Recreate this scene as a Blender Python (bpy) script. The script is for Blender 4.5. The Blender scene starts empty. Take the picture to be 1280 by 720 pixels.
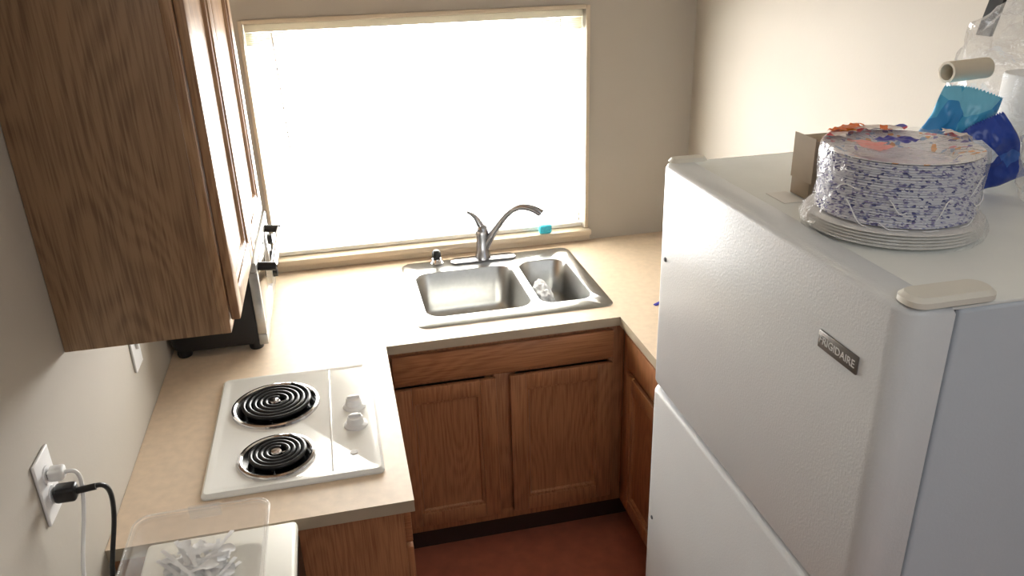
import bpy, bmesh, math, random
from mathutils import Vector, Matrix, noise
random.seed(3)
sc=bpy.context.scene
def s2l(c):
    return tuple(((v/255)/12.92 if v/255<=0.04045 else ((v/255+0.055)/1.055)**2.4) for v in c)+(1,)
# ---------- materials ----------
def newmat(n):
    m=bpy.data.materials.new(n); m.use_nodes=True
    nt=m.node_tree; b=nt.nodes['Principled BSDF']; return m,nt,b
def plain(n,c,rough=.5,metal=0,var=.06,vs=12,bump=0,bs=200,coat=0,spec=.5,trans=0):
    m,nt,b=newmat(n); N=nt.nodes; L=nt.links
    tc=N.new('ShaderNodeTexCoord')
    nz=N.new('ShaderNodeTexNoise'); nz.inputs['Scale'].default_value=vs; nz.inputs['Detail'].default_value=4
    L.new(tc.outputs['Object'],nz.inputs['Vector'])
    r=N.new('ShaderNodeValToRGB'); c1=s2l(c)
    r.color_ramp.elements[0].position=.3; r.color_ramp.elements[1].position=.7
    r.color_ramp.elements[0].color=tuple(v*(1-var) for v in c1[:3])+(1,)
    r.color_ramp.elements[1].color=tuple(min(1,v*(1+var)) for v in c1[:3])+(1,)
    L.new(nz.outputs['Fac'],r.inputs['Fac']); L.new(r.outputs['Color'],b.inputs['Base Color'])
    b.inputs['Roughness'].default_value=rough; b.inputs['Metallic'].default_value=metal
    b.inputs['Coat Weight'].default_value=coat; b.inputs['Specular IOR Level'].default_value=spec
    b.inputs['Transmission Weight'].default_value=trans
    if bump:
        n2=N.new('ShaderNodeTexNoise'); n2.inputs['Scale'].default_value=bs; n2.inputs['Detail'].default_value=2
        L.new(tc.outputs['Object'],n2.inputs['Vector'])
        bp=N.new('ShaderNodeBump'); bp.inputs['Strength'].default_value=bump; bp.inputs['Distance'].default_value=.001
        L.new(n2.outputs['Fac'],bp.inputs['Height']); L.new(bp.outputs['Normal'],b.inputs['Normal'])
    return m
def oak(n,dark,light,axis='z',rough=.38,contour=14,off=0,amp=.07):
    m,nt,b=newmat(n); N=nt.nodes; L=nt.links
    tc=N.new('ShaderNodeTexCoord')
    def mp(s_al,s_ac):
        k=N.new('ShaderNodeMapping'); v=[s_ac]*3; v['xyz'.index(axis)]=s_al
        k.inputs['Scale'].default_value=v; k.inputs['Location'].default_value=(off,off,off)
        L.new(tc.outputs['Object'],k.inputs['Vector']); return k
    k1=mp(1.3,4.5); n1=N.new('ShaderNodeTexNoise'); n1.inputs['Scale'].default_value=1.2; n1.inputs['Detail'].default_value=1.2
    n1.inputs['Roughness'].default_value=.3
    L.new(k1.outputs[0],n1.inputs['Vector'])
    mu=N.new('ShaderNodeMath'); mu.operation='MULTIPLY'; mu.inputs[1].default_value=contour*6.28*1.5; L.new(n1.outputs['Fac'],mu.inputs[0])
    si=N.new('ShaderNodeMath'); si.operation='SINE'; L.new(mu.outputs[0],si.inputs[0])
    k2=mp(6,170); n2=N.new('ShaderNodeTexNoise'); n2.inputs['Scale'].default_value=1.5; n2.inputs['Detail'].default_value=5
    L.new(k2.outputs[0],n2.inputs['Vector'])
    ad=N.new('ShaderNodeMath'); ad.operation='MULTIPLY_ADD'; ad.inputs[1].default_value=amp; L.new(si.outputs[0],ad.inputs[0]); L.new(n2.outputs['Fac'],ad.inputs[2])
    r=N.new('ShaderNodeValToRGB'); r.color_ramp.elements[0].position=.3; r.color_ramp.elements[1].position=.6
    r.color_ramp.elements[0].color=s2l(dark); r.color_ramp.elements[1].color=s2l(light)
    L.new(ad.outputs[0],r.inputs['Fac']); L.new(r.outputs['Color'],b.inputs['Base Color'])
    bp=N.new('ShaderNodeBump'); bp.inputs['Strength'].default_value=.1; bp.inputs['Distance'].default_value=.001
    L.new(ad.outputs[0],bp.inputs['Height']); L.new(bp.outputs['Normal'],b.inputs['Normal'])
    b.inputs['Roughness'].default_value=rough
    return m
def film(n,c=(240,240,245),tr=.7,rough=.12,bump=.0,bs=30,edge=.75):
    m=bpy.data.materials.new(n); m.use_nodes=True; nt=m.node_tree; N=nt.nodes; L=nt.links
    b=N['Principled BSDF']; b.inputs['Base Color'].default_value=s2l(c); b.inputs['Roughness'].default_value=rough
    t=N.new('ShaderNodeBsdfTransparent'); mx=N.new('ShaderNodeMixShader')
    lw=N.new('ShaderNodeLayerWeight'); lw.inputs['Blend'].default_value=.5
    pw=N.new('ShaderNodeMath'); pw.operation='POWER'; pw.inputs[1].default_value=4; L.new(lw.outputs['Facing'],pw.inputs[0])
    mr=N.new('ShaderNodeMapRange'); mr.inputs['To Min'].default_value=1-tr; mr.inputs['To Max'].default_value=edge
    L.new(pw.outputs[0],mr.inputs['Value']); L.new(mr.outputs[0],mx.inputs[0])
    g=N.new('ShaderNodeBsdfGlossy'); g.inputs['Roughness'].default_value=rough; g.inputs['Color'].default_value=(1,1,1,1)
    m2=N.new('ShaderNodeMixShader'); m2.inputs[0].default_value=.45
    L.new(b.outputs[0],m2.inputs[1]); L.new(g.outputs[0],m2.inputs[2])
    L.new(t.outputs[0],mx.inputs[1]); L.new(m2.outputs[0],mx.inputs[2]); L.new(mx.outputs[0],N['Material Output'].inputs['Surface'])
    if bump:
        tc=N.new('ShaderNodeTexCoord'); n2=N.new('ShaderNodeTexNoise'); n2.inputs['Scale'].default_value=bs; n2.inputs['Detail'].default_value=3; n2.inputs['Distortion'].default_value=1.5
        L.new(tc.outputs['Object'],n2.inputs['Vector'])
        bp=N.new('ShaderNodeBump'); bp.inputs['Strength'].default_value=bump; bp.inputs['Distance'].default_value=.01
        L.new(n2.outputs['Fac'],bp.inputs['Height']); L.new(bp.outputs['Normal'],b.inputs['Normal'])
        L.new(bp.outputs['Normal'],lw.inputs['Normal']); L.new(bp.outputs['Normal'],g.inputs['Normal'])
    return m
def speckle(n,base,cols,scale=90,start=.6,rough=.6,coord='Object',stretch=(1,1,1)):
    m,nt,b=newmat(n); N=nt.nodes; L=nt.links
    tc=N.new('ShaderNodeTexCoord'); k=N.new('ShaderNodeMapping'); k.inputs['Scale'].default_value=stretch
    v=N.new('ShaderNodeTexVoronoi'); v.inputs['Scale'].default_value=scale
    L.new(tc.outputs['Object'],k.inputs['Vector']); L.new(k.outputs[0],v.inputs['Vector'])
    se=N.new('ShaderNodeSeparateColor'); L.new(v.outputs['Color'],se.inputs[0])
    r=N.new('ShaderNodeValToRGB'); r.color_ramp.interpolation='CONSTANT'
    e=r.color_ramp.elements; e[0].position=0; e[0].color=s2l(base); e[1].position=start; e[1].color=s2l(cols[0])
    for i,c in enumerate(cols[1:]):
        q=e.new(start+(1-start)*(i+1)/len(cols)); q.color=s2l(c)
    L.new(se.outputs[0],r.inputs['Fac']); L.new(r.outputs['Color'],b.inputs['Base Color']); b.inputs['Roughness'].default_value=rough
    return m
M={}
M['wall']=plain('wall_paint',(180,173,162),.75,var=.02,vs=3,bump=.25,bs=120)
M['ceil']=plain('ceiling_paint',(220,215,206),.8,var=.02)
M['floor']=plain('red_brown_vinyl',(184,108,82),.45,var=.12,vs=22,bump=.1)
M['counter']=plain('laminate_counter',(221,200,175),.45,var=.06,vs=45,bump=.03,spec=.85)
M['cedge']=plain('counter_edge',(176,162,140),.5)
M['trim']=plain('window_trim_paint',(205,190,168),.55,var=.03)
M['oakup']=oak('oak_upper',(120,93,68),(156,125,94),'z',.42)
M['oakdoor']=oak('oak_upper_door',(140,104,76),(178,144,108),'z',.33,off=3)
M['oakb']=oak('oak_base',(142,92,60),(174,120,82),'z',.4,off=1.7)
M['oakbx']=oak('oak_base_rail',(142,92,60),(174,120,82),'x',.4,off=2.3)
M['dark']=plain('toe_kick_dark',(60,38,30),.7)
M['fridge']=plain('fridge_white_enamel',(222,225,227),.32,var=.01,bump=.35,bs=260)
M['fridgetop']=plain('fridge_top_lit_tone',(238,240,236),.38,var=.02,bump=.2,bs=200)  # lighter copy of the fridge white, brightness of the lit top in the colour
M['fridgeside']=plain('fridge_side_shade_tone',(198,205,213),.4,var=.01,bump=.2,bs=260)  # same white fridge, with the side's cool shade put into the colour
M['gasket']=plain('gasket_grey',(112,116,122),.7)
M['cream']=plain('cream_plastic',(228,225,214),.4,var=.02)
M['enamel']=plain('cooktop_enamel',(236,236,232),.18,var=.01,coat=.4)
M['steel']=plain('brushed_steel',(178,178,176),.3,1,var=.05,vs=60,bump=.05)
M['chrome']=plain('chrome',(205,205,208),.1,1,var=.01)
M['nickel']=plain('brushed_nickel',(160,160,165),.2,1,var=.02)
M['black']=plain('black_plastic',(20,20,22),.35)
M['coil']=plain('coil_black',(26,26,28),.28,.4)
M['pan']=plain('drip_pan_black',(14,14,15),.15,.6)
M['white']=plain('white_plastic',(240,240,240),.35,var=.01)
M['cable']=plain('white_cable',(235,235,233),.45,var=.01)
M['badge']=plain('badge_grey',(118,114,110),.35,.5)
M['text']=plain('badge_text',(225,225,222),.4)
M['kraft']=plain('kraft_card',(158,142,120),.8,var=.08)
M['plate_edge']=speckle('plate_edges',(238,238,243),[(92,98,155),(170,172,206),(206,204,222),(146,138,184)],240,.68,stretch=(1,1,1.3))
M['plate_rim']=speckle('plate_rim_print',(250,248,250),[(244,180,120),(130,122,190),(238,160,172),(160,188,224)],130,.82)
M['plate']=plain('plate_paper',(242,240,235),.6,var=.02)
M['platewhite']=plain('plate_centre_paper',(240,234,242),.6,var=.03)
M['label']=speckle('printed_wrap',(252,240,236),[(240,130,70),(244,185,90),(210,80,90),(90,90,175)],46,.58,.25)
M['purple']=plain('purple_print',(58,58,165),.3)
M['pink']=plain('pink_print',(238,160,155),.35,var=.1)
M['orange']=plain('orange_print',(238,125,62),.3,var=.1)
M['bluelight']=speckle('blue_packet',(84,180,226),[(60,150,215),(215,235,246),(125,205,236)],22,.62,.22)
M['bluedark']=speckle('dark_blue_packet',(38,72,170),[(30,50,140),(225,232,245),(60,110,200)],24,.62,.22)
M['film']=film('clear_film',tr=.95,bump=.6,bs=40,edge=.6)
M['bag']=film('plastic_bag',(250,250,252),tr=.76,rough=.15,bump=.8,bs=26,edge=.75)
M['tub']=film('clear_tub',(248,248,247),tr=.86,rough=.08,edge=.75)
M['slat']=plain('blind_slat',(244,242,234),.5,var=.01)
M['head']=plain('blind_headrail',(244,241,222),.5,var=.01)
M['cyan']=plain('cyan_sponge',(70,200,225),.6,var=.12,vs=80)
M['towel']=plain('paper_towel',(238,238,236),.8,bump=.3,bs=150)
M['cloth']=plain('grey_cloth',(215,216,220),.8,var=.15,vs=40,bump=.3,bs=150)
M['glassdark']=plain('oven_glass',(30,28,28),.08,coat=.5)
M['tubecard']=plain('tube_card',(214,204,184),.7)

# ---------- geometry helpers ----------
def link(o,parent=None):
    sc.collection.objects.link(o)
    if parent: o.parent=parent
    return o
def grp(n):
    e=bpy.data.objects.new(n,None); e.empty_display_size=.05; sc.collection.objects.link(e); return e
def finish(name,bm,mat,parent,smooth=True,ang=35):
    bmesh.ops.recalc_face_normals(bm,faces=bm.faces)
    me=bpy.data.meshes.new(name); bm.to_mesh(me); bm.free()
    for m in (mat if isinstance(mat,list) else [mat]): me.materials.append(m)
    if smooth:
        for p in me.polygons: p.use_smooth=True
        me.set_sharp_from_angle(angle=math.radians(ang))
    return link(bpy.data.objects.new(name,me),parent)
def addbox(bm,x0,x1,y0,y1,z0,z1,bev=0,seg=2,mi=0):
    b2=bmesh.new()
    bmesh.ops.create_cube(b2,size=1)
    for v in b2.verts:
        v.co=Vector(((x0+x1)/2+v.co.x*(x1-x0),(y0+y1)/2+v.co.y*(y1-y0),(z0+z1)/2+v.co.z*(z1-z0)))
    if bev: bmesh.ops.bevel(b2,geom=b2.edges[:],offset=bev,segments=seg,profile=.5,affect='EDGES')
    for f in b2.faces: f.material_index=mi
    t=bpy.data.meshes.new('t'); b2.to_mesh(t); b2.free(); bm.from_mesh(t); bpy.data.meshes.remove(t)
def box(name,x0,x1,y0,y1,z0,z1,mat,parent=None,bev=0,seg=2):
    bm=bmesh.new(); addbox(bm,x0,x1,y0,y1,z0,z1,bev,seg); return finish(name,bm,mat,parent)
def boxes(name,lst,mat,parent=None,bev=0,seg=2):
    bm=bmesh.new()
    for l in lst: addbox(bm,*l[:6],bev,seg,l[6] if len(l)>6 else 0)
    return finish(name,bm,mat,parent)
def lathe(name,prof,c,mat,parent=None,seg=64,wob=None,axis=None):
    bm=bmesh.new(); rings=[]
    for (r,z) in prof:
        ring=[]
        for i in range(seg):
            a=2*math.pi*i/seg; rr=r
            if wob: rr,zz=wob(r,z,a)
            else: zz=z
            ring.append(bm.verts.new((rr*math.cos(a),rr*math.sin(a),zz)))
        rings.append(ring)
    for a,b in zip(rings,rings[1:]):
        for i in range(seg): bm.faces.new((a[i],a[(i+1)%seg],b[(i+1)%seg],b[i]))
    if prof[0][0]<.002: bm.faces.new(rings[0])
    if prof[-1][0]<.002: bm.faces.new(rings[-1])
    mt=Matrix.Translation(c)
    if axis is not None: mt=mt@Vector((0,0,1)).rotation_difference(Vector(axis)).to_matrix().to_4x4()
    bmesh.ops.transform(bm,matrix=mt,verts=bm.verts)
    return finish(name,bm,mat,parent)
def tube(name,pts,r,mat,parent=None,radii=None,cyc=False,poly=False,res=8):
    cu=bpy.data.curves.new(name,'CURVE'); cu.dimensions='3D'; cu.bevel_depth=r; cu.bevel_resolution=4; cu.use_fill_caps=True
    if poly: sp=cu.splines.new('POLY')
    else: sp=cu.splines.new('NURBS')
    sp.points.add(len(pts)-1)
    for i,p in enumerate(pts):
        sp.points[i].co=(*p,1); sp.points[i].radius=radii[i] if radii else 1
    if not poly: sp.order_u=min(4,len(pts)); sp.use_endpoint_u=True; sp.resolution_u=res
    sp.use_cyclic_u=cyc
    o=bpy.data.objects.new(name,cu); sc.collection.objects.link(o)
    bpy.context.view_layer.update()
    me=bpy.data.meshes.new_from_object(o.evaluated_get(bpy.context.evaluated_depsgraph_get()))
    bpy.data.objects.remove(o); me.materials.clear(); me.materials.append(mat)
    for p in me.polygons: p.use_smooth=True
    me.name=name
    return link(bpy.data.objects.new(name,me),parent)
def rrect(x0,x1,y0,y1,r,n=6):
    p=[]
    for cx,cy,a0 in ((x1-r,y1-r,0),(x0+r,y1-r,90),(x0+r,y0+r,180),(x1-r,y0+r,270)):
        for i in range(n+1):
            a=math.radians(a0+90*i/n); p.append((cx+r*math.cos(a),cy+r*math.sin(a)))
    return p
def loft(bm,loops,cap=True,mi=0):
    R=[[bm.verts.new((x,y,z)) for x,y in lp] for lp,z in loops]
    for a,b in zip(R,R[1:]):
        n=len(a)
        for i in range(n): bm.faces.new((a[i],a[(i+1)%n],b[(i+1)%n],b[i])).material_index=mi
    if cap: bm.faces.new(R[-1]).material_index=mi
    return R
def crumple(name,c,r,mat,parent=None,amp=.25,fs=9,seed=0,sub=5,minz=None,ang=50):
    bm=bmesh.new(); bmesh.ops.create_icosphere(bm,subdivisions=sub,radius=1)
    for v in bm.verts:
        d=v.co.normalized()
        p=Vector((d.x*r[0],d.y*r[1],d.z*r[2]))
        q=p*fs+Vector((seed,seed*2,seed*3))
        n=(1-abs(noise.noise(q))*2)*.6+ (1-abs(noise.noise(q*2.3))*2)*.3+noise.noise(q*.5)*.5
        p=p*(1+amp*(n-.4))
        v.co=p+Vector(c)
        if minz is not None and v.co.z<minz: v.co.z=minz
    return finish(name,bm,mat,parent,ang=ang)
def pouch(name,c,hw,hh,th,yaw,roll,lean,mat,parent,seed,minz):
    """crumpled flow-pack bag: two skins, sealed serrated ends"""
    bm=bmesh.new(); n=44
    R=Matrix.Rotation(yaw,3,'Z')@Matrix.Rotation(lean,3,'X')@Matrix.Rotation(roll,3,'Y')
    sk_=[]
    for s in (-1,1):
        g=[]
        for i in range(n+1):
            row=[]
            for j in range(n+1):
                u,v=-1+2*i/n,-1+2*j/n
                t=th*max(0,(1-abs(u)**3))**.6*max(0,(1-abs(v)**2.5))**.7
                q=Vector((u*2.2+seed,v*2.2,s*.6+seed))
                w_=(1-2*abs(noise.noise(q)))*.6+(1-2*abs(noise.noise(q*2.4)))*.3
                t2=t*(.75+.55*w_)
                bend=.016*noise.noise(Vector((u*1.3,v*1.3,seed)))
                pin=1-.12*(1-abs(v))*noise.noise(Vector((v*3,seed,0)))-.10*abs(v)**3
                zz=v*hh*(1-.06*u*u)+(.0035*(i%2) if j==n else 0)
                p=R@Vector((u*hw*pin,s*t2+bend,zz))+Vector(c)
                if p.z<minz: p.z=minz
                row.append(bm.verts.new(p))
            g.append(row)
        for i in range(n):
            for j in range(n): bm.faces.new((g[i][j],g[i+1][j],g[i+1][j+1],g[i][j+1]))
    bmesh.ops.remove_doubles(bm,verts=bm.verts,dist=.0004)
    return finish(name,bm,mat,parent,ang=60)

# ---------- constants ----------
XL,XR,YB=-.545,1.35,2.877
ZF,ZC=.05,.91
# ---------- room ----------
Y0=-2.2
box('floor',XL-.1,XR+.1,Y0,YB+.12,ZF-.1,ZF,M['floor'])
box('ceiling',XL-.1,XR+.1,Y0,YB+.12,2.5,2.6,M['ceil'])
box('wall_left',XL-.1,XL,Y0,YB+.12,ZF,2.5,M['wall'])
box('wall_right',XR,XR+.1,Y0,YB+.12,ZF,2.5,M['wall'])
box('wall_rear',XL-.1,XR+.1,Y0-.1,Y0,ZF-.1,2.6,M['wall'])
wx0,wx1,wz0,wz1=-.257,.924,.955,1.785
boxes('wall_back',[(XL,wx0,YB,YB+.12,ZF,2.5),(wx1,XR,YB,YB+.12,ZF,2.5),(wx0,wx1,YB,YB+.12,ZF,wz0),(wx0,wx1,YB,YB+.12,wz1,2.5)],M['wall'])
boxes('trim_1',[(wx0-.012,wx0,YB-.008,YB-.0003,wz0+.006,wz1+.012),(wx1,wx1+.014,YB-.008,YB-.0003,wz0+.006,wz1+.012),(wx0+.0005,wx1-.0005,YB-.008,YB-.0003,wz1,wz1+.014)],M['trim'],bev=.002)
boxes('trim_2',[(wx0-.03,wx1+.02,YB-.03,YB-.0003,wz0-.016,wz0+.004),(wx0+.001,wx1-.001,YB-.0003,YB+.1,wz0+.0005,wz0+.004),(wx0-.03,wx1+.02,YB-.012,YB-.0005,ZC+.001,wz0-.0165)],M['trim'],bev=.0015)
w=grp('window_1')
fy0,fy1=YB+.07,YB+.11
boxes('frame',[(wx0+.0005,wx0+.022,fy0,fy1,wz0+.005,wz1-.0005),(wx1-.022,wx1-.0005,fy0,fy1,wz0+.005,wz1-.0005),(wx0+.022,wx1-.022,fy0,fy1,wz0+.005,wz0+.03),(wx0+.022,wx1-.022,fy0,fy1,wz1-.03,wz1-.0005)],M['white'],w,.002)
bl=grp('window_blind')
by=YB+.035
box('headrail',wx0+.004,wx1-.004,by-.014,by+.014,wz1-.028,wz1-.003,M['head'],bl,.002)
z=wz1-.031
for k in range(9):
    box('gathered_slat',wx0+.005,wx1-.005,by-.0135,by+.0125,z-.0022,z,M['head'],bl); z-=.0046
bm=bmesh.new(); z-=.004
while z>wz0+.03:
    p=[]
    for k in range(5):
        t=-1+k/2; p.append((by+t*.0125,z+.0015*(1-t*t)-.002*t))
    v=[[bm.verts.new((x,a,b)) for a,b in p] for x in (wx0+.003,wx1-.003)]
    for k in range(4): bm.faces.new((v[0][k],v[1][k],v[1][k+1],v[0][k+1]))
    z-=.023
finish('slats',bm,M['slat'],bl)
box('bottom_rail',wx0+.006,wx1-.006,by-.013,by+.013,wz0+.006,wz0+.022,M['slat'],bl,.003)
for x in (wx0+.12,wx1-.12): tube('ladder_cord',[(x,by-.014,wz1-.03),(x,by-.014,wz0+.02)],.0008,M['slat'],bl,poly=True)
tube('tilt_wand',[(wx0+.09,by-.02,wz1-.03),(wx0+.1,by-.022,1.35)],.003,M['white'],bl,poly=True)
tube('pull_cord',[(wx1-.09,by-.02,wz1-.03),(wx1-.09,by-.022,1.4)],.0015,M['white'],bl,poly=True)

# ---------- countertop ----------
def cells(name,xs,ys,mask,z0,z1,mats,parent):
    bm=bmesh.new(); V={}
    def v(i,j,z):
        if (i,j,z) not in V: V[(i,j,z)]=bm.verts.new((xs[i],ys[j],z))
        return V[(i,j,z)]
    nx,ny=len(xs)-1,len(ys)-1
    f=lambda i,j: 0<=i<nx and 0<=j<ny and mask(i,j)
    for i in range(nx):
        for j in range(ny):
            if not f(i,j): continue
            bm.faces.new((v(i,j,z1),v(i+1,j,z1),v(i+1,j+1,z1),v(i,j+1,z1)))
            bm.faces.new((v(i,j,z0),v(i,j+1,z0),v(i+1,j+1,z0),v(i+1,j,z0)))
            for di,dj,a,b in ((-1,0,(i,j),(i,j+1)),(1,0,(i+1,j),(i+1,j+1)),(0,-1,(i,j),(i+1,j)),(0,1,(i,j+1),(i+1,j+1))):
                if not f(i+di,j+dj):
                    fc=bm.faces.new((v(*a,z0),v(*b,z0),v(*b,z1),v(*a,z1))); fc.material_index=1
    return finish(name,bm,mats,parent)
EX,EXR,EY=.078,.817,2.162
kb=grp('kitchen_counter')
xs=[XL+.001,EX,.2,.803,EXR,XR-.001]; ys=[1.422,1.46,EY,2.28,2.765,YB-.001]
def mk(i,j):
    if i==0: return True
    if i==4: return j>=1
    if i==2: return j in (2,4)
    return j>=2
cells('countertop',xs,ys,mk,ZC-.03,ZC,[M['counter'],M['cedge']],kb)
# ---------- doors ----------
def panel_door(name,ax,pos,sg,u0,u1,z0,z1,mat,parent,fw=.052,th=.018):
    bm=bmesh.new()
    def ab(a0,a1,c0,c1,d0,d1,bev=0):
        lo,hi=sorted((pos+sg*d0,pos+sg*d1))
        if ax=='x': addbox(bm,lo,hi,a0,a1,c0,c1,bev)
        else: addbox(bm,a0,a1,lo,hi,c0,c1,bev)
    ab(u0,u0+fw,z0,z1,0,th,.003); ab(u1-fw,u1,z0,z1,0,th,.003)
    ab(u0+fw,u1-fw,z0,z0+fw,0,th,.003); ab(u0+fw,u1-fw,z1-fw,z1,0,th,.003)
    a0,a1,c0,c1=u0+fw-.002,u1-fw+.002,z0+fw-.002,z1-fw+.002
    def P(u,z,d):
        return (pos+sg*d,u,z) if ax=='x' else (u,pos+sg*d,z)
    R=[]
    for ins,d in ((0,.002),(0,.0145),(.010,.0125),(.014,.005)):
        R.append([bm.verts.new(P(u,z,d)) for u,z in ((a0+ins,c0+ins),(a1-ins,c0+ins),(a1-ins,c1-ins),(a0+ins,c1-ins))])
    for a,b in zip(R,R[1:]):
        for i in range(4): bm.faces.new((a[i],a[(i+1)%4],b[(i+1)%4],b[i]))
    bm.faces.new(R[-1]); bm.faces.new(R[0])
    return finish(name,bm,mat,parent)
# base cabinets
ZB=.18; ZT=ZC-.031
bc=grp('base_cabinet')   # left run
boxes('carcass',[(XL+.002,EX-.025,1.445,1.463,ZF+.001,ZT),(XL+.002,EX-.045,1.463,2.185,ZB,ZB+.018),(XL+.002,XL+.014,1.463,2.87,ZB+.018,ZT),(EX-.045,EX-.025,1.463,1.50,ZB,ZT),(EX-.045,EX-.025,1.50,2.185,ZB+.018,ZB+.05),(EX-.045,EX-.025,1.50,2.185,ZT-.05,ZT),(EX-.045,EX-.025,1.82,1.86,ZB+.05,ZT-.05)],M['oakb'],bc,.001)
box('toe_kick',EX-.1,EX-.085,1.463,2.25,ZF+.001,ZB-.001,M['dark'],bc)
for a,b in ((1.485,1.825),(1.855,2.14)):
    box('drawer_front',EX-.025,EX-.007,a,b,.745,.862,M['oakbx'],bc,.003)
    panel_door('door','x',EX-.025,1,a,b,.205,.73,M['oakb'],bc)
bb=grp('base_cabinet')   # sink run
Yf=EY+.025
boxes('face_frame',[(EX-.02,EX+.016,Yf,Yf+.019,ZB,ZT),(.405,.458,Yf,Yf+.019,ZB+.04,.75),(.79,.842,Yf,Yf+.019,ZB,ZT),(EX+.016,.79,Yf,Yf+.019,ZB,ZB+.04),(EX+.016,.79,Yf,Yf+.019,.75,ZT),(.38,.48,Yf+.019,Yf+.03,ZB,ZT)],M['oakb'],bb,.001)
box('false_drawer_front',EX+.012,.80,Yf-.018,Yf-.0005,.765,.862,M['oakbx'],bb,.004)
panel_door('door','y',Yf-.0005,-1,EX+.012,.41,.215,.745,M['oakb'],bb)
panel_door('door','y',Yf-.0005,-1,.455,.80,.215,.745,M['oakb'],bb)
box('toe_kick',EX-.08,.92,Yf+.075,Yf+.09,ZF+.001,ZB-.001,M['dark'],bb)
box('cabinet_floor',EX+.0,.84,Yf+.02,YB-.02,ZB,ZB+.018,M['oakb'],bb)
bd=grp('base_cabinet')   # right run
Xf=EXR+.025
boxes('face_frame',[(Xf,Xf+.019,2.13,Yf-.001,ZB,ZT),(Xf,Xf+.019,1.47,1.51,ZB,ZT),(Xf,Xf+.019,1.51,2.13,ZT-.045,ZT),(Xf,Xf+.019,1.51,2.13,ZB,ZB+.04),(Xf+.019,XR-.002,1.47,1.488,ZF+.001,ZT)],M['oakb'],bd,.001)
box('drawer_front',Xf-.018,Xf,1.50,2.12,.755,.862,M['oakb'],bd,.004)
panel_door('door','x',Xf,-1,1.50,1.805,.215,.735,M['oakb'],bd)
panel_door('door','x',Xf,-1,1.815,2.12,.215,.735,M['oakb'],bd)
box('toe_kick',Xf+.07,Xf+.085,1.49,2.25,ZF+.001,ZB-.001,M['dark'],bd)

# ---------- sink ----------
sk=grp('kitchen_sink')
bm=bmesh.new(); zr=ZC+.006
outer=rrect(.192,.826,2.252,2.802,.03)
B1=(.222,.575,2.31,2.69); B2=(.602,.785,2.315,2.70)
h1=rrect(*B1,.055); h2=rrect(*B2,.05)
edges=[]
for lp in (outer,h1,h2):
    vs=[bm.verts.new((x,y,zr)) for x,y in lp]
    edges+=[bm.edges.new((vs[i],vs[(i+1)%len(vs)])) for i in range(len(vs))]
bmesh.ops.triangle_fill(bm,edges=edges,use_beauty=True)
def ins(B,d,r): return rrect(B[0]+d,B[1]-d,B[2]+d,B[3]-d,r)
loft(bm,[(rrect(.192,.826,2.252,2.802,.03),zr),(rrect(.186,.832,2.246,2.808,.034),ZC+.001)],cap=False)
for B,dep in ((B1,.17),(B2,.15)):
    loft(bm,[(ins(B,0,.055 if B is B1 else .05),zr),(ins(B,.004,.052),zr-.006),(ins(B,.012,.05),zr-dep+.035),(ins(B,.02,.05),zr-dep+.012),(ins(B,.04,.05),zr-dep+.002),(ins(B,.07,.02),zr-dep)])
bmesh.ops.remove_doubles(bm,verts=bm.verts,dist=.0003)
finish('basin',bm,M['steel'],sk,ang=50)
for (x,y,zz) in ((.40,2.52,zr-.169),(.694,2.52,zr-.149)):
    lathe('drain',[(.0,.004),(.012,.003),(.03,.001),(.042,.004),(.045,.0)],(x,y,zz),M['chrome'],sk,32)
# faucet
fc=grp('kitchen_faucet'); fx,fy=.492,2.765
bm=bmesh.new()
loft(bm,[(rrect(fx-.125,fx+.125,fy-.028,fy+.028,.0275,8),zr+.0005),(rrect(fx-.125,fx+.125,fy-.028,fy+.028,.0275,8),zr+.006),(rrect(fx-.118,fx+.118,fy-.022,fy+.022,.0215,8),zr+.01)])
finish('base_plate',bm,M['nickel'],fc)
lathe('body',[(.03,zr+.008),(.029,zr+.02),(.024,zr+.035),(.0225,zr+.08),(.024,zr+.10),(.025,zr+.115),(.022,zr+.132),(.012,zr+.142),(.001,zr+.145)],(fx,fy,0),M['nickel'],fc,32)
tube('spout',[(fx+.008,fy-.004,zr+.05),(fx+.03,fy-.015,zr+.095),(fx+.065,fy-.035,zr+.16),(fx+.105,fy-.06,zr+.21),(fx+.15,fy-.085,zr+.225),(fx+.19,fy-.105,zr+.205),(fx+.2,fy-.11,zr+.195)],.0125,M['nickel'],fc,radii=[1.3,1.1,.95,.95,1.05,1.25,1.15])
tube('lever',[(fx,fy,zr+.125),(fx-.012,fy-.003,zr+.155),(fx-.025,fy-.008,zr+.185),(fx-.06,fy-.02,zr+.2)],.009,M['nickel'],fc,radii=[1.9,1.4,.95,.6])
sp=grp('side_sprayer')
lathe('collar',[(.026,0),(.026,.006),(.02,.012),(.017,.02),(.001,.021)],(.318,2.775,zr+.0005),M['chrome'],sp,24)
lathe('cap',[(.012,.0),(.017,.006),(.016,.024),(.01,.032),(.001,.034)],(.318,2.775,zr+.021),M['black'],sp,24)
bm=bmesh.new(); addbox(bm,.735,.785,2.850,2.876,wz0+.005,wz0+.04,.008,3); finish('dish_sponge',bm,M['cyan'],None)
crumple('dish_cloth',(.668,2.54,zr-.10),(.034,.085,.055),M['cloth'],None,.55,20,4,5,minz=zr-.148)
bm=bmesh.new()
loft(bm,[([(.955,2.205),(1.005,2.235),(1.0,2.245),(.95,2.215)],ZC+.001),([(.955,2.205),(1.005,2.235),(1.0,2.245),(.95,2.215)],ZC+.004)])
finish('pen_cap',bm,M['purple'],None)

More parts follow.
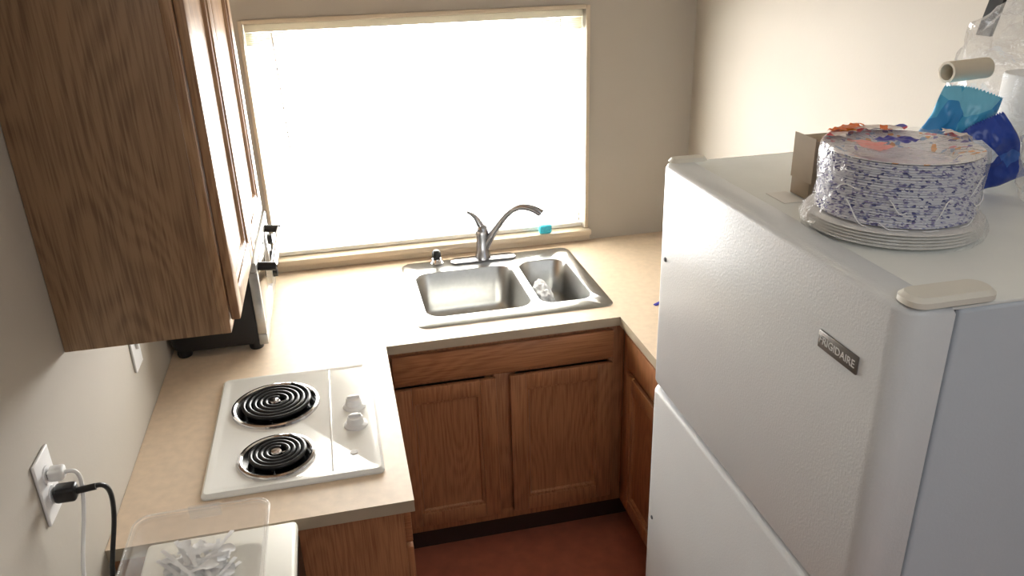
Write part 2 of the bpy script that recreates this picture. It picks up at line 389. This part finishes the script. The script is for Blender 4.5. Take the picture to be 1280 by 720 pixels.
# ---------- cooktop ----------
ck=grp('electric_cooktop')
cx0,cx1,cy0,cy1=-.375,.025,1.535,2.06
bm=bmesh.new()
loft(bm,[(rrect(cx0,cx1,cy0,cy1,.012),ZC+.001),(rrect(cx0,cx1,cy0,cy1,.012),ZC+.006),(rrect(cx0+.006,cx1-.006,cy0+.006,cy1-.006,.012),ZC+.013),(rrect(cx0+.016,cx1-.016,cy0+.016,cy1-.016,.01),ZC+.013),(rrect(cx0+.022,cx1-.022,cy0+.022,cy1-.022,.01),ZC+.0105)])
finish('top_plate',bm,M['enamel'],ck)
zt=ZC+.0105
box('control_ridge',-.092,-.088,cy0+.024,cy1-.024,zt,zt+.002,M['enamel'],ck,.0008)
for (x,y,R,turns) in ((-.228,1.886,.108,5),(-.216,1.65,.086,4)):
    lathe('trim_ring',[(R-.012,.002),(R-.004,.007),(R+.002,.006),(R+.004,.0)],(x,y,zt),M['chrome'],ck,64)
    lathe('drip_pan',[(.001,.0006),(.03,.0008),(R-.03,.001),(R-.012,.0025),(R-.004,.0066)],(x,y,zt),M['pan'],ck,64)
    pts=[]; n=turns*36; ro=R-.02; ri=.018
    for i in range(n+1):
        t=i/n; a=t*turns*2*math.pi+1.0; r=ri+(ro-ri)*t; pts.append((x+r*math.cos(a),y+r*math.sin(a),zt+.013))
    a=a+.15; pts.append((x+(ro+.01)*math.cos(a),y+(ro+.01)*math.sin(a),zt+.008))
    tube('coil',pts,.0052,M['coil'],ck,poly=True)
    for k in range(3):
        a=k*2.094+.4; tube('coil_support',[(x+.012*math.cos(a),y+.012*math.sin(a),zt+.006),(x+ro*math.cos(a),y+ro*math.sin(a),zt+.006)],.0022,M['chrome'],ck,poly=True)
    lathe('centre_cap',[(.013,.0),(.013,.009),(.011,.0115),(.001,.012)],(x,y,zt+.006),M['chrome'],ck,24)
for y in (1.828,1.738):
    lathe('knob_skirt',[(.029,0),(.0285,.004),(.025,.007),(.0215,.009),(.0195,.022),(.017,.025),(.001,.0255)],(-.03,y,zt),M['white'],ck,40)
    box('knob_grip',-.046,-.014,y-.004,y+.004,zt+.02,zt+.032,M['white'],ck,.003)
lathe('badge',[(.009,0),(.009,.0015),(.001,.0017)],(-.04,1.62,zt),M['badge'],ck,24)

# ---------- upper cabinet ----------
uc=grp('upper_cabinet'); ux=-.241; uy0,uy1=1.50,2.27; uz0,uz1=1.32,2.25
boxes('carcass',[(XL+.001,ux-.019,uy0,uy0+.016,uz0,uz1),(XL+.001,ux-.019,uy1-.016,uy1,uz0,uz1),(XL+.001,ux-.019,uy0+.016,uy1-.016,uz0+.012,uz0+.028),(XL+.001,ux-.019,uy0+.016,uy1-.016,uz1-.018,uz1),(XL+.001,XL+.008,uy0+.016,uy1-.016,uz0+.028,uz1-.018)],M['oakup'],uc,.001)
boxes('face_frame',[(ux-.019,ux,uy0-.001,uy0+.04,uz0,uz1),(ux-.019,ux,uy1-.04,uy1,uz0,uz1),(ux-.019,ux,uy0+.04,uy1-.04,uz0,uz0+.04),(ux-.019,ux,uy0+.04,uy1-.04,uz1-.04,uz1),(ux-.019,ux,1.865,1.905,uz0+.04,uz1-.04)],M['oakdoor'],uc,.0015)
panel_door('door','x',ux+.001,1,uy0+.015,1.88,uz0+.02,uz1-.02,M['oakdoor'],uc)
panel_door('door','x',ux+.001,1,1.89,uy1-.012,uz0+.02,uz1-.02,M['oakdoor'],uc)

# ---------- toaster oven ----------
to=grp('toaster_oven'); ty0,ty1=2.24,2.74; tz0,tz1=.935,1.19; tx=-.275
bm=bmesh.new()
prof=[(x,z) for x,z in rrect(-.53,tx,tz0,tz1,.03,5)]
A=[bm.verts.new((x,ty0,z)) for x,z in prof]; Bv=[bm.verts.new((x,ty1,z)) for x,z in prof]
n=len(A)
for i in range(n): bm.faces.new((A[i],A[(i+1)%n],Bv[(i+1)%n],Bv[i]))
bm.faces.new(A); bm.faces.new(Bv)
finish('shell',bm,M['black'],to)
boxes('front_frame',[(tx-.012,tx+.014,ty0-.004,ty1+.004,tz0-.004,tz0+.03),(tx-.012,tx+.014,ty0-.004,ty1+.004,tz1-.03,tz1),(tx-.012,tx+.014,ty0-.004,ty0+.02,tz0+.03,tz1-.03),(tx-.012,tx+.014,ty1-.11,ty1+.004,tz0+.03,tz1-.03)],M['steel'],to,.003)
box('door_glass',tx+.002,tx+.012,ty0+.02,ty1-.11,tz0+.03,tz1-.03,M['glassdark'],to,.001)
hy0,hy1=2.29,2.64
tube('handle_bar',[(tx+.058,hy0,tz1-.035),(tx+.058,hy1,tz1-.035)],.010,M['chrome'],to,poly=True)
for y in (hy0,hy1): tube('handle_bracket',[(tx+.01,y,tz1-.03),(tx+.04,y,tz1-.033),(tx+.064,y,tz1-.036)],.013,M['black'],to)
for z in (tz0+.05,tz0+.11,tz0+.17): lathe('knob',[(.018,0),(.017,.015),(.001,.017)],(tx+.014,ty1-.05,z),M['black'],to,24,axis=(1,0,0))
for x in (-.505,tx-.025):
    for y in (ty0+.03,ty1-.03): lathe('foot',[(.02,0),(.022,.008),(.018,.03),(.001,.031)],(x,y,ZC+.001),M['black'],to,20)

# ---------- outlets ----------
def outlet(name,y,z,switch=False):
    g=grp(name); x=XL
    box('cover_plate',x+.0005,x+.006,y-.037,y+.037,z-.06,z+.06,M['white'],g,.0025,3)
    if not switch:
        for dz in (-.02,.02):
            lathe('receptacle',[(.017,0),(.0168,.003),(.001,.0035)],(x+.0055,y,z+dz),M['white'],g,28,axis=(1,0,0))
            for dy in (-.006,.006): box('slot',x+.0085,x+.0095,y+dy-.0012,y+dy+.0012,z+dz-.004,z+dz+.005,M['black'],g)
    else:
        box('toggle',x+.006,x+.014,y-.005,y+.005,z-.01,z+.01,M['white'],g,.002)
    return g
outlet('wall_outlet',1.266,1.186); outlet('light_switch',1.93,1.12,True)
pc=grp('white_power_cord')
box('plug',XL+.0098,XL+.035,1.254,1.278,1.196,1.218,M['cable'],pc,.005,3)
tube('cord',[(XL+.034,1.266,1.207),(-.495,1.272,1.207),(-.49,1.278,1.185),(-.497,1.262,1.124),(-.5,1.225,1.08),(-.5,1.19,1.047),(-.505,1.17,.9),(-.51,1.16,.6),(-.51,1.15,ZF+.01)],.0035,M['cable'],pc)
pb=grp('black_power_cord')
box('plug',XL+.0098,XL+.045,1.252,1.28,1.152,1.180,M['black'],pb,.006,3)
tube('strain_relief',[(XL+.044,1.266,1.166),(-.47,1.268,1.168)],.006,M['black'],pb,poly=True)
tube('cord',[(-.475,1.268,1.168),(-.455,1.28,1.168),(-.46,1.305,1.11),(-.478,1.312,1.033),(-.488,1.28,.98),(-.5,1.25,.85),(-.51,1.23,.5),(-.51,1.22,ZF+.01)],.0045,M['black'],pb)

# ---------- mini fridge with tub ----------
mf=grp('mini_refrigerator'); mx0,mx1,my0,my1=-.455,-.2,.98,1.40; mz=.925
box('body',mx0,mx1,my0,my1,ZF+.02,mz-.004,M['cream'],mf,.008,3)
box('door',mx1+.004,mx1+.034,my0,my1,ZF+.03,mz-.03,M['black'],mf,.008,3)
box('top_lip',mx0-.002,mx1+.034,my0-.002,my1+.002,mz-.028,mz,M['cream'],mf,.009,3)
for x in (mx0+.03,mx1-.03):
    for y in (my0+.03,my1-.03): lathe('foot',[(.015,0),(.015,.021),(.001,.0215)],(x,y,ZF+.001),M['black'],mf,16)
tb=grp('clear_storage_tub'); T=(-.452,-.215,1.13,1.375); tz=mz+.001
bm=bmesh.new()
def ti(d,r=.025): return rrect(T[0]+d,T[1]-d,T[2]+d,T[3]-d,r)
loft(bm,[(ti(.0),tz+.078),(ti(-.006,.03),tz+.078),(ti(-.006,.03),tz+.074),(ti(.001),tz+.072),(ti(.012),tz+.004),(ti(.016),tz+.0005)])
finish('tub',bm,M['tub'],tb)
bm=bmesh.new(); loft(bm,[(ti(-.008,.032),tz+.079),(ti(-.008,.032),tz+.083),(ti(.004),tz+.085),(ti(.012),tz+.081)])
finish('lid',bm,M['tub'],tb)
tube('rim_bead',[(x,y,tz+.082) for x,y in ti(-.0075,.032)],.0022,M['tub'],tb,cyc=True,poly=True)
box('lid_latch',(T[0]+T[1])/2-.03,(T[0]+T[1])/2+.03,T[3]+.007,T[3]+.012,tz+.055,tz+.086,M['tub'],tb,.002)
pcut=grp('plastic_cutlery')
for k in range(60):
    a=random.uniform(0,6.28); cx=random.uniform(-.375,-.292); cy=random.uniform(1.205,1.295); zz=tz+.006+k*.0010
    if a%3.14<.6 or a%3.14>2.54: cx=random.uniform(-.345,-.322)
    bm=bmesh.new(); L_=.052
    pl=[(-L_,.004),(.0,.0032),(L_*.45,.005),(L_*.6,.011),(L_*.8,.013),(L_,.005)]
    tx_=random.uniform(-.06,.06)
    def pt(u,w_,dz):
        bow=.004*(1-(u/L_)**2); dish=-.004*max(0,1-abs(w_)/.014)*(1 if u>L_*.5 else 0)
        return Vector((cx+u*math.cos(a)-w_*math.sin(a),cy+u*math.sin(a)+w_*math.cos(a),zz+bow+dish+u*tx_+dz))
    for dz in (0,.001):
        rows=[[bm.verts.new(pt(u,s*w_,dz)) for s in (-1,-.4,.4,1)] for u,w_ in pl]
        for r0,r1 in zip(rows,rows[1:]):
            for q in range(3): bm.faces.new((r0[q],r0[q+1],r1[q+1],r1[q]))
    finish('spoon',bm,M['white'],pcut)

# ---------- refrigerator ----------
rf=grp('refrigerator'); fx0=.615; fy0_,fy1_=.705,1.432; ft=1.61
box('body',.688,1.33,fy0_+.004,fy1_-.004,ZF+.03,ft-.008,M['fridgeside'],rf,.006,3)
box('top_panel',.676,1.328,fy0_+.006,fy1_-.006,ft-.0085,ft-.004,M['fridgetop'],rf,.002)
box('door_gasket',.676,.69,fy0_+.012,fy1_-.012,ZF+.1,ft-.012,M['gasket'],rf)
def rdoor(name,z0,z1):
    bm=bmesh.new(); b=.034
    def plan(d):
        p=[(.678-d,fy1_-d)]
        for i in range(9):
            a=math.radians(90+90*i/8); p.append((fx0+b+(b-d)*math.cos(a),fy1_-b+(b-d)*math.sin(a)))
        for i in range(9):
            a=math.radians(180+90*i/8); p.append((fx0+b+(b-d)*math.cos(a),fy0_+b+(b-d)*math.sin(a)))
        p.append((.678-d,fy0_+d)); return p
    R=loft(bm,[(plan(.008),z0),(plan(.003),z0+.002),(plan(0),z0+.008),(plan(0),z1-.01),(plan(.0035),z1-.003),(plan(.01),z1)])
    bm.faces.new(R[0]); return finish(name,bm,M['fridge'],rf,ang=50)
rdoor('freezer_door',1.126,ft); rdoor('fresh_food_door',ZF+.09,1.114)
boxes('handle_recess_trim',[(.640,.678,fy0_+.02,fy1_-.02,1.114,1.126)],M['gasket'],rf)
bm=bmesh.new()
loft(bm,[(rrect(.622,.738,.704,.75,.018),ft+.001),(rrect(.622,.738,.704,.75,.018),ft+.008),(rrect(.627,.733,.709,.745,.016),ft+.013)])
finish('hinge_cover',bm,M['cream'],rf)
bm=bmesh.new()
loft(bm,[(rrect(.625,.70,1.395,1.428,.012),ft+.001),(rrect(.629,.696,1.399,1.424,.012),ft+.008)])
finish('corner_cap',bm,M['cream'],rf)
box('grille',.66,.688,fy0_+.01,fy1_-.01,ZF+.02,ZF+.085,M['gasket'],rf,.003)
for x in (.72,1.28):
    for y in (.75,1.39): lathe('foot',[(.02,0),(.02,.031),(.001,.0315)],(x,y,ZF+.0005),M['black'],rf,16)
box('badge',fx0-.003,fx0+.0005,.775,.861,1.490,1.516,M['badge'],rf,.0015)
for z in (1.42,.78):
    lathe('door_plug',[(.005,0),(.004,.002),(.001,.0025)],(fx0,1.385,z),M['gasket'],rf,16,axis=(-1,0,0))
tc=bpy.data.curves.new('badge_lettering','FONT'); tc.body='FRIGIDAIRE'; tc.size=.0155; tc.align_x='CENTER'; tc.align_y='CENTER'; tc.extrude=.0003
to_=bpy.data.objects.new('badge_lettering',tc); sc.collection.objects.link(to_)
to_.matrix_world=Matrix(((0,0,-1,fx0-.0034),(-1,0,0,.818),(0,1,0,1.503),(0,0,0,1)))
bpy.context.view_layer.update()
me=bpy.data.meshes.new_from_object(to_.evaluated_get(bpy.context.evaluated_depsgraph_get())); mw=to_.matrix_world.copy()
bpy.data.objects.remove(to_); me.materials.clear(); me.materials.append(M['text']); me.transform(mw); link(bpy.data.objects.new('badge_lettering',me),rf)

# ---------- things on the fridge ----------
ztop=ft-.0035
ps=grp('paper_plate_stack'); pcx,pcy=.790,.98
def flute(r,z,a): return r*(1+.004*math.sin(a*44)),z
prof2=[(.001,0),(.095,0)]
for k in range(5): prof2+=[(.115-.001*k,.003+k*.0045),(.122,.0065+k*.0045),(.118,.0072+k*.0045)]
prof2+=[(.10,.026),(.001,.025)]
lathe('wide_plates',prof2,(pcx,pcy,ztop+.001),M['plate'],ps,96,wob=flute)
PR=.106
ps2=[(.07,.0),(.085,.001)]
NL=26
for k in range(NL):
    b0=.004+k*.0034; rr=PR+.0012*math.sin(k*1.7)
    ps2+=[(rr-.003,b0),(rr+.0015,b0+.0014),(rr-.0005,b0+.0026)]
zt2=.004+NL*.0034
lathe('plate_edges',[(.001,0)]+ps2,(pcx,pcy,ztop+.026),M['plate_edge'],ps,120,wob=flute)
lathe('top_plate_rim',[(.066,zt2-.016),(.074,zt2-.006),(PR,zt2+.002),(PR-.001,zt2+.0005)],(pcx,pcy,ztop+.026),M['plate_rim'],ps,120,wob=flute)
lathe('top_plate_centre',[(.001,zt2-.0165),(.06,zt2-.0165),(.0665,zt2-.0158)],(pcx,pcy,ztop+.026),M['platewhite'],ps,64)
def fw(r,z,a):
    n=noise.noise(Vector((math.cos(a)*5,math.sin(a)*5,z*40)))
    return r*(1+.03*n),z+ (.004*noise.noise(Vector((math.cos(a)*9,math.sin(a)*9,r*60))) if z>.12 else 0)
lathe('film_wrap',[(.126,.002),(.130,.012),(.123,.024),(PR+.006,.034),(PR+.0045,.06),(PR+.0045,.09),(PR+.005,.112),(PR+.002,.124),(.09,.126),(.06,.121),(.03,.119),(.001,.12)],(pcx,pcy,ztop+.001),M['film'],ps,160,wob=fw)
for k in range(12):
    a0=3.3+k*.27+random.uniform(-.1,.1); z0=random.uniform(.03,.09); pts=[]
    da=random.choice((-1,1))*random.uniform(.15,.4); dz=random.uniform(-.035,.05)
    for i in range(7):
        t=i/6; a=a0+da*t; rr=PR+.0065+.0015*math.sin(t*6)
        pts.append((pcx+rr*math.cos(a),pcy+rr*math.sin(a),ztop+max(.03,min(.115,z0+dz*t+.006*math.sin(t*5+k)))))
    tube('film_crease',pts,.0010,M['white'],ps,radii=[.3,1,.6,1.2,.7,1,.3])
def wrapprint(name,a0,a1,r0,r1,zz,mat,seed,jag=.15):
    bm=bmesh.new(); na,nr=40,12; g=[]
    for i in range(na+1):
        row=[]
        for j in range(nr+1):
            t,s=i/na,j/nr; edge=noise.noise(Vector((t*7+seed,0,0)))*jag; e2=noise.noise(Vector((t*6,seed,3)))*jag
            e3=noise.noise(Vector((s*5,seed,9)))*.08
            r=(r0*(1+e2))*(1-s)+(r1*(1+edge*.4))*s; a=a0+(a1-a0)*t+e3
            h=.0025*noise.noise(Vector((r*90*math.cos(a),r*90*math.sin(a),seed)))+.002*(1-abs(noise.noise(Vector((r*60*math.cos(a),r*60*math.sin(a),seed+4)))*2))
            drop=max(0,r-.104)*1.4
            row.append(bm.verts.new((pcx+r*math.cos(a),pcy+r*math.sin(a),zz+h-drop)))
        g.append(row)
    for i in range(na):
        for j in range(nr): bm.faces.new((g[i][j],g[i+1][j],g[i+1][j+1],g[i][j+1]))
    return finish(name,bm,mat,ps,ang=60)
zp=ztop+.128
wrapprint('wrapper_print',.9,2.5,.075,.112,zp,M['label'],1.3)
wrapprint('wrapper_label_orange',1.6,2.3,.080,.106,zp+.004,M['orange'],7.3,.3)
wrapprint('wrapper_label_pink',2.4,3.6,.022,.064,zp-.006,M['pink'],3.1,.3)
wrapprint('wrapper_label_purple',.2,2.2,.012,.040,zp-.005,M['purple'],5.1,.5)
wrapprint('wrapper_label_side',-.1,.35,.085,.112,zp+.001,M['label'],9.1,.3)
bx=grp('cardboard_carton')
boxes('carton',[(.742,.80,1.122,1.175,ztop+.001,ztop+.098)],M['kraft'],bx,.001)
boxes('carton_flap',[(.7405,.742,1.115,1.176,ztop+.03,ztop+.104)],M['kraft'],bx)
pp=box('paper_slip',.70,.738,1.12,1.18,ztop+.0005,ztop+.0012,M['plate'],None)
sn=grp('snack_packet')
pouch('light_blue_pouch',(.975,1.10,1.69),.056,.088,.020,-.15,.22,.10,M['bluelight'],sn,2.2,ztop+.001)
pouch('dark_blue_pouch',(1.018,1.062,1.672),.046,.062,.015,-.25,-.5,.12,M['bluedark'],sn,6.2,ztop+.001)
pg=grp('plastic_bag')
crumple('bag_skin',(1.19,1.19,1.735),(.14,.065,.15),M['bag'],pg,.34,11,6.1,6,minz=ztop+.001,ang=40)
crumple('bag_front_lobe',(1.085,.96,1.69),(.09,.055,.10),M['bag'],pg,.4,14,3.3,6,minz=ztop+.001,ang=40)
crumple('bag_knot',(1.22,1.19,1.87),(.05,.04,.06),M['bag'],pg,.6,16,8.1,5,ang=40)
lathe('towel_roll',[(.02,0),(.055,.002),(.057,.006),(.057,.16),(.055,.165),(.02,.166),(.019,.16),(.019,.006),(.02,0)],(1.215,1.19,ztop+.002),M['towel'],pg,48)
ct=grp('cardboard_tube')
lathe('tube',[(.0125,0),(.0165,0),(.0165,.08),(.0125,.08),(.0125,0)],(.962,1.12,1.800),M['tubecard'],ct,32,axis=(.99,.10,.02))
# black strap hanging on wall
st=grp('black_strap')
bm=bmesh.new(); pts=[(1.335,1.40,2.2),(1.333,1.41,2.05),(1.325,1.42,1.95),(1.31,1.425,1.87),(1.30,1.43,1.81)]
prev=None
for (x,y,z) in pts:
    q=[bm.verts.new((x-.004,y-.018,z)),bm.verts.new((x-.004,y+.018,z)),bm.verts.new((x+.004,y+.018,z)),bm.verts.new((x+.004,y-.018,z))]
    if prev:
        for i in range(4): bm.faces.new((prev[i],prev[(i+1)%4],q[(i+1)%4],q[i]))
    else: bm.faces.new(q)
    prev=q
bm.faces.new(prev); finish('strap',bm,M['black'],st)
lathe('hook',[(.012,0),(.012,.004),(.005,.006),(.005,.02),(.001,.021)],(XR-.0005,1.40,2.19),M['chrome'],st,20,axis=(-1,0,0))

# ---------- light ----------
wd=bpy.data.worlds.new('World'); sc.world=wd; wd.use_nodes=True
bg=wd.node_tree.nodes['Background']; bg.inputs[0].default_value=(1,.99,.965,1); bg.inputs[1].default_value=29
pl=bpy.data.lights.new('window_portal','AREA'); pl.shape='RECTANGLE'; pl.size=wx1-wx0; pl.size_y=wz1-wz0; pl.cycles.is_portal=True
po=bpy.data.objects.new('window_portal',pl); po.location=((wx0+wx1)/2,YB+.13,(wz0+wz1)/2); po.rotation_euler=(math.radians(-90),0,0); sc.collection.objects.link(po)
al=bpy.data.lights.new('rear_fill','AREA'); al.shape='RECTANGLE'; al.size=1.2; al.size_y=1.6; al.energy=14; al.color=(.88,.94,1)  # added cool fill behind the camera for ambient light, not a known lamp
ao=bpy.data.objects.new('rear_fill',al); ao.location=(.4,-.9,2.48); sc.collection.objects.link(ao)
# ---------- camera ----------
cd=bpy.data.cameras.new('camera'); cd.sensor_width=36; cd.lens=36*1000/1280; cd.clip_start=.02
co=bpy.data.objects.new('camera',cd); sc.collection.objects.link(co)
r=Vector((.9743,-.2234,-.0276)).normalized(); b=-Vector((.1944,.897,-.3971)).normalized()
u=b.cross(r).normalized(); r=u.cross(b)
co.matrix_world=Matrix(((r.x,u.x,b.x,0),(r.y,u.y,b.y,0),(r.z,u.z,b.z,2.01),(0,0,0,1)))
sc.camera=co
sc.view_settings.view_transform='Standard'; sc.view_settings.look='None'; sc.view_settings.exposure=0
